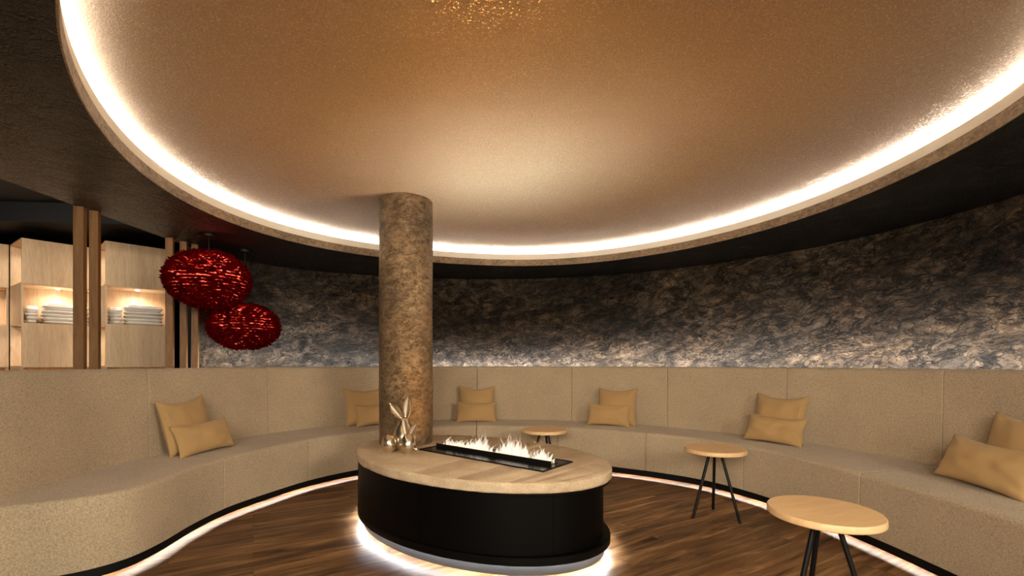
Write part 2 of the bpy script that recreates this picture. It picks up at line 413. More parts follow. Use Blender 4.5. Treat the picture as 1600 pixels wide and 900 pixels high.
def catmull(P, n=24):
    P = [Vector((p[0], p[1], 0)) for p in P]; out = []
    Q = [2 * P[0] - P[1]] + P + [2 * P[-1] - P[-2]]
    for i in range(1, len(Q) - 2):
        p0, p1, p2, p3 = Q[i - 1:i + 3]
        t0 = 0; t1 = t0 + (p1 - p0).length ** .5; t2 = t1 + (p2 - p1).length ** .5; t3 = t2 + (p3 - p2).length ** .5
        for k in range(n):
            t = t1 + (t2 - t1) * k / n
            A1 = (t1 - t) / (t1 - t0) * p0 + (t - t0) / (t1 - t0) * p1; A2 = (t2 - t) / (t2 - t1) * p1 + (t - t1) / (t2 - t1) * p2; A3 = (t3 - t) / (t3 - t2) * p2 + (t - t2) / (t3 - t2) * p3
            B1 = (t2 - t) / (t2 - t0) * A1 + (t - t0) / (t2 - t0) * A2; B2 = (t3 - t) / (t3 - t1) * A2 + (t - t1) / (t3 - t1) * A3
            out.append((t2 - t) / (t2 - t1) * B1 + (t - t1) / (t2 - t1) * B2)
    out.append(P[-1])
    return out
class Curve:
    def __init__(s, P):
        s.p = catmull(P)
        for _ in range(12): s.p = [s.p[0]] + [(s.p[i - 1] + 2 * s.p[i] + s.p[i + 1]) / 4 for i in range(1, len(s.p) - 1)] + [s.p[-1]]
        s.L = [0]
        for a, b in zip(s.p, s.p[1:]): s.L.append(s.L[-1] + (b - a).length)
        s.len = s.L[-1]
    def at(s, l):
        l = min(max(l, 0), s.len); lo, hi = 0, len(s.L) - 1
        while hi - lo > 1:
            m = (lo + hi) // 2
            if s.L[m] <= l: lo = m
            else: hi = m
        f = (l - s.L[lo]) / max(1e-9, s.L[hi] - s.L[lo]); return s.p[lo].lerp(s.p[hi], f)
    def tan(s, l): return (s.at(l + .03) - s.at(l - .03)).normalized()
    def out(s, l):           # outward normal (away from the middle of the room); curves run clockwise from the left
        t = s.tan(l); return Vector((-t.y, t.x, 0))
    def near(s, x, y):
        q = Vector((x, y, 0)); i = min(range(len(s.p)), key=lambda k: (s.p[k] - q).length_squared); return s.L[i]

BACK = Curve([(-2.79, 2.26), (-2.80, 2.46), (-2.86, 2.8), (-2.92, 3.2), (-2.90, 3.65), (-2.77, 4.35), (-2.58, 4.85), (-2.2, 5.34), (-1.66, 5.73), (-0.9, 5.98), (-.1, 6.03), (.75, 5.87), (1.5, 5.53), (2.1, 5.07), (2.6, 4.5), (2.95, 3.9), (3.12, 3.25), (3.13, 2.6), (3.06, 1.9), (2.96, 1.2)])
FRONT = Curve([(-2.79, 2.25), (-2.69, 2.33), (-2.5, 2.44), (-2.37, 2.54), (-2.29, 2.68), (-2.275, 2.9), (-2.31, 3.25), (-2.30, 3.6), (-2.19, 4.0), (-2.0, 4.48), (-1.68, 4.90), (-1.25, 5.2), (-.7, 5.4), (-.1, 5.42), (.6, 5.3), (1.24, 4.98), (1.58, 4.76), (1.9, 4.47), (2.13, 4.1), (2.29, 3.65), (2.39, 3.1), (2.43, 2.68), (2.44, 2.3), (2.40, 1.8), (2.32, 1.2)])
WALL = Curve([(-3.27, 4.62), (-3.2, 4.95), (-3.05, 5.3), (-2.7, 5.72), (-1.83, 6.12), (-.9, 6.33), (.45, 6.32), (1.69, 5.9), (2.61, 5.22), (3.2, 4.5), (3.5, 3.77), (3.62, 3.19), (3.66, 2.4), (3.62, 1.2), (3.6, -2.3)])

def strip(bm, cv, l0, l1, n, prof):
    # sweep a closed cross-section [(outward offset, z)] along a curve
    rings = []
    for k in range(n + 1):
        l = l0 + (l1 - l0) * k / n; p = cv.at(l); o = cv.out(l)
        rings.append([bm.verts.new((p.x + o.x * d, p.y + o.y * d, z)) for d, z in prof])
    m = len(prof)
    for a, b in zip(rings, rings[1:]):
        for k in range(m): bm.faces.new((a[k], a[(k + 1) % m], b[(k + 1) % m], b[k]))
    bm.faces.new(rings[0]); bm.faces.new(rings[-1]); return bm

# ------------------------------------------------------------------ structure
ZC = 2.45
XL = -3.32
bm = bmesh.new(); box(bm, -8, 4.6, -3, 8.2, -0.06, 0); tag(obj('floor', bm, 'floor', smooth=False), kind='structure')
# back wall of torn metallic plaster: a thick curved slab, its face displaced for real
def wall_mesh():
    bm = bmesh.new(); nl, nz = 800, 110; g = []
    for i in range(nl + 1):
        l = WALL.len * i / nl; p = WALL.at(l); o = WALL.out(l); row = []
        for j in range(nz + 1):
            z = ZC * 1.001 * j / nz
            q = Vector((p.x * 1.4, p.y * 1.4, z * 2.2))
            d = 0.020 * noise.fractal(q * 2.6, 0.75, 2.2, 6) if 0 < i < nl else 0
            row.append(bm.verts.new((p.x + o.x * (d + .01), p.y + o.y * (d + .01), z)))
        g.append(row)
    bk = []
    for i in range(nl + 1):
        l = WALL.len * i / nl; p = WALL.at(l); o = WALL.out(l)
        bk.append([bm.verts.new((p.x + o.x * .16, p.y + o.y * .16, z)) for z in (0, ZC * 1.001)])
    for i in range(nl):
        for j in range(nz): bm.faces.new((g[i][j], g[i + 1][j], g[i + 1][j + 1], g[i][j + 1]))
        bm.faces.new((bk[i][0], bk[i][1], bk[i + 1][1], bk[i + 1][0]))
        bm.faces.new((g[i][nz], g[i + 1][nz], bk[i + 1][1], bk[i][1])); bm.faces.new((g[i][0], bk[i][0], bk[i + 1][0], g[i + 1][0]))
    bm.faces.new(g[0] + [bk[0][1], bk[0][0]]); bm.faces.new(g[-1] + [bk[-1][1], bk[-1][0]])
    return bm
tag(obj('wall_back', wall_mesh(), 'wall'), kind='structure')
# black end face where the plaster wall stops beside the oak posts
bm = bmesh.new(); box(bm, -3.40, -3.30, 4.60, 4.78, 0, ZC); tag(obj('trim_1', bm, 'bulkhead', smooth=False), kind='structure')

# ceiling ring with the oval opening
EC = Vector((0.0769, 3.171)); EA, EB, EROT = 2.534, 2.268, R(153.67)
OVAL = ((2, -.0011, .0046), (3, -.0065, .0057), (4, .0193, -.0013), (5, -.0001, .0069), (6, -.0017, -.0046))   # the opening is a hand-drawn oval, not a true ellipse
def ell(t, off=0.0, c=EC, a=EA, b=EB, rot=EROT):
    q = 1 - sum(p * math.cos(k * t) + q_ * math.sin(k * t) for k, p, q_ in OVAL) * -1
    x = (a + off) * q * math.cos(t); y = (b + off) * q * math.sin(t)
    return (c.x + x * math.cos(rot) - y * math.sin(rot), c.y + x * math.sin(rot) + y * math.cos(rot))
def ring_mesh():
    bm = bmesh.new(); n = 288; X0, X1, Y0, Y1 = XL, 4.4, -2.6, 7.2; inn = []; out = []
    ts = [2 * math.pi * k / n for k in range(n)]
    corners = [(X0, Y0), (X0, Y1), (X1, Y0), (X1, Y1)]
    P = [ell(t) for t in ts]; O = []
    for p in P:
        dx, dy = p[0] - EC.x, p[1] - EC.y; s = 1e9
        if dx > 1e-9: s = min(s, (X1 - EC.x) / dx)
        if dx < -1e-9: s = min(s, (X0 - EC.x) / dx)
        if dy > 1e-9: s = min(s, (Y1 - EC.y) / dy)
        if dy < -1e-9: s = min(s, (Y0 - EC.y) / dy)
        O.append([EC.x + dx * s, EC.y + dy * s])
    for c in corners:
        i = min(range(n), key=lambda k: (O[k][0] - c[0]) ** 2 + (O[k][1] - c[1]) ** 2); O[i] = list(c)
    V = {}
    for z in (ZC, 2.95):
        for nm, arr in (('i', P), ('o', O)):
            V[nm, z] = [bm.verts.new((q[0] if nm == 'o' else ell(ts[k], 0 if z == ZC else 0.14)[0], q[1] if nm == 'o' else ell(ts[k], 0 if z == ZC else 0.14)[1], z)) for k, q in enumerate(arr)]
    # mid ring for the ledge
    for k in range(n):
        k2 = (k + 1) % n
        bm.faces.new((V['i', ZC][k], V['i', ZC][k2], V['o', ZC][k2], V['o', ZC][k]))
        bm.faces.new((V['o', ZC][k], V['o', ZC][k2], V['o', 2.95][k2], V['o', 2.95][k]))
        bm.faces.new((V['i', 2.95][k], V['o', 2.95][k], V['o', 2.95][k2], V['i', 2.95][k2]))
    return bm
tag(obj('ceiling', ring_mesh(), 'soffit', smooth=False), kind='structure')
def esweep(prof, n=288, closed=True):
    bm = bmesh.new(); rings = []
    for k in range(n):
        t = 2 * math.pi * k / n
        rings.append([bm.verts.new((*ell(t, d), z)) for d, z in prof])
    m = len(prof)
    for k in range(n):
        a, b = rings[k], rings[(k + 1) % n]
        for j in range(m if closed else m - 1): bm.faces.new((a[j], a[(j + 1) % m], b[(j + 1) % m], b[j]))
    return bm
# bronze lip, ledge and white back of the cove
tag(obj('trim_2', esweep([(-0.003, ZC - 0.002), (-0.005, 2.524), (0.006, 2.524), (0.03, 2.54), (0.14, 2.54), (0.14, ZC + .01), (0.006, ZC + .01), (0.004, ZC - 0.002)]), 'lip'), kind='structure')
tag(obj('trim_3', esweep([(0.0, 2.5245), (0.0, 2.590), (0.006, 2.593), (0.014, 2.590), (0.014, 2.545), (0.118, 2.545), (0.118, 2.62), (0.10, 2.642), (0.10, 2.68), (0.14, 2.68), (0.14, 2.541), (0.03, 2.541)]), 'white'), kind='structure')
def dome_mesh():
    bm = bmesh.new(); n = 192; rings = []; m = 40
    for j in range(1, m + 1):
        f = j / m; z = 2.640 + 0.03 * (1 - f ** 2)
        rings.append([bm.verts.new((EC.x + (ell(2 * math.pi * k / n, 0.06)[0] - EC.x) * f, EC.y + (ell(2 * math.pi * k / n, 0.06)[1] - EC.y) * f, z)) for k in range(n)])
    c = bm.verts.new((EC.x, EC.y, 2.67))
    for k in range(n): bm.faces.new((c, rings[0][k], rings[0][(k + 1) % n]))
    for a, b in zip(rings, rings[1:]):
        for k in range(n): bm.faces.new((a[k], a[(k + 1) % n], b[(k + 1) % n], b[k]))
    top = [bm.verts.new((v.co.x, v.co.y, 2.74)) for v in rings[-1]]
    for k in range(n): bm.faces.new((rings[-1][k], rings[-1][(k + 1) % n], top[(k + 1) % n], top[k]))
    bm.faces.new(top)
    return bm
tag(obj('ceiling', dome_mesh(), 'dome'), kind='structure')
tag(obj('light_strip', esweep([(0.070, 2.552), (0.064, 2.572), (0.076, 2.578), (0.082, 2.552)]), 'led_cove'),
    'glowing warm white light strip around the oval ceiling cove', 'light strip')

# towel room and the walls behind the camera
def wallbox(name, x0, x1, y0, y1, z0, z1, mat):
    bm = bmesh.new(); box(bm, x0, x1, y0, y1, z0, z1); return tag(obj(name, bm, mat, smooth=False), kind='structure')
wallbox('wall_left', -7.9, -7.8, -2.7, 7.6, 0, 2.9, 'dark_room')
wallbox('wall_far', -7.8, -3.42, 6.6, 6.7, 0, 2.9, 'dark_room')
wallbox('wall_front', -7.8, 3.75, -2.75, -2.65, 0, 2.9, 'room_wall')
wallbox('wall_partition', -3.42, -3.36, 4.78, 6.6, 0, 2.9, 'dark_room')
wallbox('ceiling', -7.9, XL, -2.8, 7.6, 2.9, 2.98, 'dark_room')
# dropped beam over the cabinets
def slanted(name, p0, p1, th, z0, z1, mat):
    d = Vector((p1[0] - p0[0], p1[1] - p0[1], 0)); L = d.length; d.normalize(); nrm = Vector((-d.y, d.x, 0))
    bm = bmesh.new(); box(bm, 0, L, 0, th, z0, z1, lambda s, t, z: Vector((p0[0], p0[1], z)) + d * s + nrm * t)
    return tag(obj(name, bm, mat, smooth=False), kind='structure')
slanted('trim_4', (-7.7, 4.35), (-3.45, 4.70), 0.9, 2.70, 2.9, 'bulkhead')

# ------------------------------------------------------------------ banquette
SEAT = 0.50; ZB = 0.087; BT = 1.21
sofa = empty('curved_sofa', (0, 5.7, 0), 0, 'long curved beige banquette sofa sweeping around the room along the plaster wall', 'sofa')
SO = Vector((0, 5.7, 0))
seams = [((-2.79, 2.25), (-2.79, 2.26)), ((-2.315, 3.59), (-2.908, 3.60)), ((-2.03, 4.45), (-2.61, 4.80)), ((-1.32, 5.16), (-1.62, 5.75)), ((-.43, 5.43), (-.474, 6.03)), ((.555, 5.31), (.77, 5.87)), ((1.45, 4.85), (1.85, 5.29)), ((2.12, 4.11), (2.68, 4.38)), ((2.385, 3.08), (3.115, 3.25)), ((2.41, 2.12), (3.10, 2.15)), ((2.32, 1.2), (2.96, 1.2))]
fl = [FRONT.near(*s[0]) for s in seams]; bl = [BACK.near(*s[1]) for s in seams]
def shift(bm): bmesh.ops.translate(bm, verts=bm.verts[:], vec=-SO); return bm
for i in range(len(seams) - 1):
    n = 26; g = 0.002
    bm = bmesh.new(); rings = []
    for k in range(n + 1):
        f = k / n
        a = fl[i] + g + (fl[i + 1] - fl[i] - 2 * g) * f; b = bl[i] + g + (bl[i + 1] - bl[i] - 2 * g) * f
        P = FRONT.at(a); Q = BACK.at(b) + BACK.out(b) * 0.015
        dp = (P - Q); w_ = dp.length; dp = dp / max(w_, 1e-6)
        rr = min(0.034, w_ * 0.4)
        pr = [(P, ZB), (P, SEAT - rr)]
        for s in range(1, 6):
            an = s / 6 * math.pi / 2
            pr.append((P - dp * rr * (1 - math.cos(an)), SEAT - rr + rr * math.sin(an)))
        crown = 0.006
        for s in (0, .12, .5, .88, 1): 
            e = P - dp * rr; z = SEAT + crown * (1 - (2 * s - 1) ** 2); pr.append((e.lerp(Q, s), z))
        pr.append((Q, ZB))
        rings.append([bm.verts.new((q.x, q.y, z)) for q, z in pr])
    m = len(rings[0])
    for A, B in zip(rings, rings[1:]):
        for k in range(m): bm.faces.new((A[k], A[(k + 1) % m], B[(k + 1) % m], B[k]))
    bm.faces.new(rings[0]); bm.faces.new(rings[-1])
    bevel(obj('seat_section', shift(bm), 'sofa', sofa), 0.006, 3, 60)
    bm = bmesh.new()
    strip(bm, BACK, bl[i] + .002, bl[i + 1] - .002, n, [(0.0, SEAT - .12), (0.0, SEAT + .2), (0.012, BT - .03), (0.022, BT - .008), (0.04, BT), (0.11, BT), (0.13, BT - .012), (0.135, BT - .03), (0.135, SEAT - .12)])
    bevel(obj('backrest_panel', shift(bm), 'sofa', sofa), 0.004, 3, 60)
bm = bmesh.new(); strip(bm, FRONT, 0.12, FRONT.len, 240, [(0.012, 0.030), (0.012, ZB + .004), (0.026, ZB + .004), (0.026, 0.030)])
obj('plinth', shift(bm), 'plinth', sofa)
bm = bmesh.new(); strip(bm, FRONT, 0.2, FRONT.len, 240, [(0.10, 0.0), (0.10, 0.082), (0.22, 0.082), (0.22, 0.0)])
obj('base', shift(bm), 'plinth', sofa)
bm = bmesh.new(); strip(bm, FRONT, 0.2, FRONT.len, 240, [(0.088, 0.052), (0.088, 0.060), (0.099, 0.060), (0.099, 0.052)])
obj('floor_light_strip', shift(bm), 'led_sofa', sofa)
bm = bmesh.new(); strip(bm, BACK, 0.01, BACK.len - .01, 240, [(0.1365, 0.2), (0.1365, BT - .018), (0.141, BT - .018), (0.141, 0.2)])  # added behind the panels to stop light leaking through the seams
obj('added_light_blocker', shift(bm), 'plinth', sofa)
bm = bmesh.new(); l0 = BACK.near(-2.70, 4.55)
strip(bm, BACK, l0, BACK.len, 240, [(0.1415, 1.115), (0.1415, 1.181), (0.1445, 1.181), (0.1445, 1.115)])
obj('wall_light_strip', shift(bm), 'led_wall', sofa)
bm = bmesh.new(); strip(bm, BACK, l0, BACK.len, 240, [(0.142, 1.188), (0.142, 1.191), (0.164, 1.191), (0.164, 1.188)])  # unseen shield added to keep the wall wash off the ceiling
obj('added_light_shield', shift(bm), 'plinth', sofa)

# ------------------------------------------------------------------ column
CX, CY, CR = -0.929, 3.93, 0.229
def column_mesh():
    bm = bmesh.new(); ns, nz = 96, 160; g = []; z0, z1 = 0.5595, 2.665
    for j in range(nz + 1):
        z = z0 + (z1 - z0) * j / nz; row = []
        for k in range(ns):
            t = 2 * math.pi * k / ns
            r = CR + 0.004 * noise.fractal(Vector((math.cos(t) * 2.2, math.sin(t) * 2.2, z * 2.6)), 0.9, 2.1, 4)
            row.append(bm.verts.new((r * math.cos(t), r * math.sin(t), z)))
        g.append(row)
    for a, b in zip(g, g[1:]):
        for k in range(ns): bm.faces.new((a[k], a[(k + 1) % ns], b[(k + 1) % ns], b[k]))
    bm.faces.new(g[0]); bm.faces.new(g[-1]); return bm
tag(obj('round_column', column_mesh(), 'column', loc=(CX, CY, 0)), 'round bronze plaster column rising through the stone fire table to the ceiling', 'column')

# ------------------------------------------------------------------ fire table
FC = Vector((-0.301, 3.465)); FR = R(142.68)
fire = empty('fire_table', (FC.x, FC.y, 0), FR, 'low oval fire table with limestone top and black body glowing underneath', 'fireplace')
ZT = 0.559; TH = 0.066; A_, B_ = 1.107, 0.711
def ovalsweep(prof, a, b, cx=0, n=160, cap=True, hole=None):
    bm = bmesh.new(); rings = []
    for d, z in prof: rings.append([bm.verts.new((cx + (a + d) * math.cos(2 * math.pi * k / n), (b + d) * math.sin(2 * math.pi * k / n), z)) for k in range(n)])
    for r0, r1 in zip(rings, rings[1:]):
        for k in range(n): bm.faces.new((r0[k], r0[(k + 1) % n], r1[(k + 1) % n], r1[k]))
    if cap: bm.faces.new(rings[0]); bm.faces.new(rings[-1])
    else:
        for k in range(n): bm.faces.new((rings[-1][k], rings[-1][(k + 1) % n], rings[0][(k + 1) % n], rings[0][k]))
    return bm
# burner frame in table-local axes: local x runs towards the column (+) ; the burner's own axes come from the photo
bA = Vector((-0.739, 3.58)); bu = Vector((0.787, -0.617)); bw = Vector((0.617, 0.787)); BL, BW = 1.19, 0.36
inv = Matrix.Rotation(-FR, 3, 'Z')
def bl3(s, t, z):            # burner coordinates -> table local
    p = Vector((bA.x + bu.x * s + bw.x * t - FC.x, bA.y + bu.y * s + bw.y * t - FC.y, z)); return inv @ p
# stone top as a solid oval with the burner slot cut out of it and the column hole bored through it
def slab_mesh():
    n = 640; bm = ovalsweep([(-0.008, ZT - TH), (0, ZT - TH + .006), (.002, ZT - .052), (.002, ZT - .04), (.002, ZT - .028), (.001, ZT - .016), (0, ZT - .007), (-0.008, ZT)], A_, B_, n=n)
    bm.normal_update()
    for v in bm.verts:
        q = Vector((v.co.x * 9, v.co.y * 9, v.co.z * 30)); d = .0045 * noise.fractal(q, .8, 2.1, 4) - .0035 * max(0, noise.noise(Vector((v.co.x * 4, v.co.y * 4, 7))))
        rr = Vector((v.co.x, v.co.y, 0)).normalized()
        v.co += rr * d
    return bm
top = obj('stone_top', slab_mesh(), 'slab', fire)
body_a, body_b = A_ - 0.038, B_ - 0.02
obj('body', ovalsweep([(0, 0.10), (0, ZT - TH - .014)], body_a, body_b, 0.024), 'lacquer', fire)
obj('underplate', ovalsweep([(0, ZT - TH - .016), (0, ZT - TH)], A_ - .012, B_ - .012), 'lacquer', fire)
obj('base_plate', ovalsweep([(-0.012, 0.082), (-0.010, 0.072), (0, 0.072), (0, 0.112), (-0.006, 0.118)], A_ - .010, B_ - .008), 'lacquer', fire)
# raised panel joints on the black body
for ang in (100, 153, 45):
    bm = bmesh.new(); t = R(ang)
    x, y = 0.024 + body_a * math.cos(t), body_b * math.sin(t)
    nx, ny = math.cos(t) / body_a, math.sin(t) / body_b; q = math.hypot(nx, ny); nx /= q; ny /= q
    box(bm, -0.006, 0.003, -0.004, 0.004, 0.12, ZT - TH - .016, lambda a, b, z: Vector((x + nx * a - ny * b, y + ny * a + nx * b, z)))
    obj('panel_joint', bm, 'lacquer', fire)
obj('plinth', ovalsweep([(0, 0.0), (0, 0.082)], A_ - .050, B_ - .050), 'steel', fire)
obj('light_strip', ovalsweep([(-.026, 0.079), (-.026, 0.0815), (-.038, 0.0815), (-.038, 0.079)], A_, B_, cap=False), 'led_base', fire)
# burner
tray = bmesh.new()
box(tray, 0, BL, 0, 0.165, ZT - .002, ZT + .006, bl3)
box(tray, 0, BL, 0.27, BW, ZT - .002, ZT + .006, bl3)
box(tray, 0, 0.03, 0.165, 0.27, ZT - .002, ZT + .006, bl3)
box(tray, BL - 0.05, BL, 0.165, 0.27, ZT - .002, ZT + .006, bl3)
tray = obj('burner_tray', tray, 'tray', fire, smooth=False)
bm = bmesh.new(); box(bm, 0.02, BL - 0.045, 0.160, 0.168, ZT + .004, ZT + .034, bl3); obj('splash_guard', bm, 'black', tray, smooth=False)
bm = bmesh.new()
for s0, s1, t0, t1 in ((0, BL, -.004, 0), (0, BL, BW, BW + .004), (-.004, 0, -.004, BW + .004), (BL, BL + .004, -.004, BW + .004)): box(bm, s0, s1, t0, t1, ZT - .004, ZT + .010, bl3)
obj('tray_rim', bm, 'black', tray, smooth=False)
bm = bmesh.new(); box(bm, 0.03, BL - .05, 0.17, 0.268, ZT + .0005, ZT + .004, bl3); obj('burner_slot', bm, 'black', tray, smooth=False)
# flames: tapering, twisting tongues of lit vapour
def flames_mesh():
    rnd = random.Random(3); bm = bmesh.new()
    env = [(0.0, .04), (.04, .08), (.09, .055), (.16, .075), (.2, .095), (.27, .06), (.31, .10), (.36, .145), (.40, .14), (.45, .085), (.50, .03), (.54, .04), (.58, .10), (.63, .175), (.67, .13), (.71, .135), (.76, .10), (.80, .105), (.86, .07), (.90, .115), (.94, .06), (.98, .075), (1.0, .05)]
    def e(x):
        for (a, h0), (b, h1) in zip(env, env[1:]):
            if a <= x <= b: return h0 + (h1 - h0) * (x - a) / (b - a)
        return .04
    for i in range(125):
        x = (i + rnd.random()) / 125; h = e(x) * rnd.uniform(.6, 1.25); s0 = .05 + x * (BL - .12); t0 = rnd.uniform(.19, .245)
        wd = rnd.uniform(.010, .022) * (0.6 + h * 5); ph = rnd.uniform(0, 6.28); am = rnd.uniform(.004, .016); n = 9; seg = 7
        rings = []
        for k in range(n + 1):
            f = k / n; r = wd * (1 - f) ** .8 * (1 + .35 * math.sin(f * 7 + ph)) * (0.75 + .6 * math.sin(math.pi * min(1, f * 1.5)))
            cx = s0 + am * math.sin(f * 5 + ph) * f * 2 + .01 * f; cy = t0 + am * .6 * math.cos(f * 4 + ph) * f
            z = h * f
            if k == n: rings.append([bm.verts.new(bl3(cx, cy, z))])
            else: rings.append([bm.verts.new(bl3(cx + r * math.cos(2 * math.pi * j / seg), cy + r * .6 * math.sin(2 * math.pi * j / seg), z)) for j in range(seg)])
        for a, b in zip(rings, rings[1:]):
            for j in range(seg):
                if len(b) == 1: bm.faces.new((a[j], a[(j + 1) % seg], b[0]))
                else: bm.faces.new((a[j], a[(j + 1) % seg], b[(j + 1) % seg], b[j]))
    return bm
fo = obj('flames', flames_mesh(), 'flame', tray, loc=(0, 0, ZT + .008))
tag(fo, 'pale orange and white flames rising along the slot', kind='stuff')
# lamps in the slot that light the vapour and the ceiling; the wide ones are added fill
for k in range(5):
    s = 0.16 + k * 0.215
    p = Vector((bA.x + bu.x * s + bw.x * .222, bA.y + bu.y * s + bw.y * .222, ZT + .012))
    area('burner_slot_light', p, p + Vector((0.02, -0.01, 1)), FIRE_LED / 5, 0.06, (0.74, 0.93, 1.0), spread=62)
    area('dome_fill_light', p, p + Vector((-0.22, -0.55, 1)), DOME_FILL / 5, 0.06, (1.0, 0.53, 0.19), spread=165)  # added warm fill for the ceiling, not a lamp of the burner

# ------------------------------------------------------------------ figurines
def egg_prof(r, h, n=16, k=0.18):
    pr = []
    for i in range(n + 1):
        a = math.pi * i / n; z = (1 - math.cos(a)) / 2; rr = math.sin(a) * (1 + k * (0.5 - z) * 2)
        pr.append((max(0, r * rr), h * z))
    pr[0] = (r * .28, 0.0); pr[1] = (max(pr[1][0], r * .42), pr[1][1] * .6)
    return [(0, 0)] + pr
def dented_egg(r, h, bumps=0.05, seed=0, prof=None):
    bm = bmesh.new(); lathe(bm, prof or egg_prof(r, h), 48)
    for v in bm.verts:
        q = noise.noise(Vector((v.co.x / r * 1.3 + seed, v.co.y / r * 1.3, v.co.z / h * 2.2 + seed)))
        s = 1 + bumps * q
        v.co.x *= s; v.co.y *= s
    return bm
def ear(bm, base, tip, width, depth, curl=0.0):
    # leaf-shaped scooped ear
    base = Vector(base); tip = Vector(tip); d = tip - base; L = d.length; d.normalize()
    side = d.cross(Vector((0, -1, 0.15))).normalized(); fw = side.cross(d).normalized()
    if fw.y > 0: fw = -fw; 
    n, m = 12, 8; front = []; back = []
    for i in range(n + 1):
        f = i / n; wdt = width * (math.sin(math.pi * min(1, 0.10 + f * 0.90)) ** .75) * (0.75 + .35 * f) + 0.002
        c = base + d * L * f + fw * (-curl * math.sin(f * math.pi * .5))
        ra, rb = [], []
        for j in range(m + 1):
            u = -1 + 2 * j / m
            scoop = depth * (u * u)
            ra.append(bm.verts.new(c + side * wdt * u + fw * (scoop * wdt / width)))
            rb.append(bm.verts.new(c + side * wdt * u * 1.12 + fw * (scoop * wdt / width - .006 - .004 * (1 - u * u))))
        front.append(ra); back.append(rb)
    for g in (front, back):
        for a, b in zip(g, g[1:]):
            for j in range(m): bm.faces.new((a[j], a[j + 1], b[j + 1], b[j]))
    for i in range(n):
        for j in (0, m): bm.faces.new((front[i][j], front[i + 1][j], back[i + 1][j], back[i][j]))
    for i in (0, n):
        for j in range(m): bm.faces.new((front[i][j], front[i][j + 1], back[i][j + 1], back[i][j]))
    return bm
ztop = ZT + .0005
tag(obj('egg_ornament', dented_egg(.058, .145, .07, 2), 'silver', loc=(-0.955, 3.475, ztop)), 'champagne silver egg ornament without ears, left of the two rabbits', 'egg ornament')
r1 = empty('rabbit_figurine', (-0.862, 3.585, ztop), 0, 'tall silver rabbit figurine with long upright ears against the column', 'figurine')
prof = [(0, 0), (.035, 0), (.072, .012), (.090, .045), (.097, .085), (.092, .125), (.076, .165), (.058, .195), (.048, .215), (.041, .235), (.030, .252), (.014, .262), (0, .264)]
obj('body', dented_egg(.083, .264, .06, 5, prof), 'silver', r1)
for bx_, tp in (((-.012, -.004, .245), (-.115, -.01, .375)), ((.014, -.004, .25), (.03, .0, .435))):
    bm = bmesh.new(); ear(bm, bx_, tp, .033, .015, .012); eo = obj('ear', bm, 'silver', r1)
    bm = bmesh.new(); ear(bm, tuple(Vector(bx_).lerp(Vector(tp), .12) + Vector((0, -.0065, 0))), tuple(Vector(bx_).lerp(Vector(tp), .93) + Vector((0, -.0065, 0))), .021, .007, .010); obj('ear_inside', bm, 'ear_inner', eo)
for sx, sz in ((-.045, .07), (.052, .06)):
    bm = bmesh.new(); bmesh.ops.create_icosphere(bm, subdivisions=3, radius=1); bmesh.ops.scale(bm, vec=(.028, .03, .034), verts=bm.verts[:]); bmesh.ops.translate(bm, vec=(sx, -.052, sz), verts=bm.verts[:]); obj('paw', bm, 'silver', r1)
r2 = empty('rabbit_figurine', (-0.797, 3.430, ztop), 0, 'small silver rabbit figurine with a round tail, in front of the tall rabbit', 'figurine')
obj('body', dented_egg(.060, .158, .05, 9), 'silver', r2)
for bx_, tp in (((-.012, .004, .135), (-.036, .012, .262)), ((.012, .0, .14), (.062, .005, .222))):
    bm = bmesh.new(); ear(bm, bx_, tp, .021, .010, .004); obj('ear', bm, 'ear_inner', r2)
bm = bmesh.new(); bmesh.ops.create_icosphere(bm, subdivisions=3, radius=.0175); obj('tail', bm, 'silver', r2, loc=(.064, -.008, .036))

# ------------------------------------------------------------------ side tables
TS = 0.562; TR = 0.234
def side_table(loc, rz, label):
    t = empty('side_table', loc, 0, label, 'side table', 'round oak side tables')
    bm = bmesh.new(); lathe(bm, [(0, TS - .033), (TR - .004, TS - .033), (TR, TS - .029), (TR, TS - .005), (TR - .004, TS), (0, TS)], 96)
    obj('table_top', bm, 'table', t, rot=(0, 0, R(20)))
    bm = bmesh.new(); lathe(bm, [(0, TS - .045), (.075, TS - .045), (.075, TS - .033), (0, TS - .033)], 40); obj('leg_bracket', bm, 'black', t)
    for k in range(3):
        a = R(rz + 120 * k); bm = bmesh.new()
        tube(bm, [(.05 * math.cos(a), .05 * math.sin(a), TS - .040), (.198 * math.cos(a), .198 * math.sin(a), 0.0)], .0118, 14)
        for v in bm.verts:
            if v.co.z < 0.03: v.co.z = 0.0
        obj('leg', bm, 'black', t)
    return t
side_table((1.657, 3.656, 0), 70, 'round oak side table on black legs between fire table and right bench, fully visible')
side_table((1.47, 2.112, 0), 75, 'round oak side table at the lower right, nearest and largest, legs cut by the frame')
side_table((0.343, 4.71, 0), 70, 'round oak side table farthest away, half hidden behind the fire table flames')

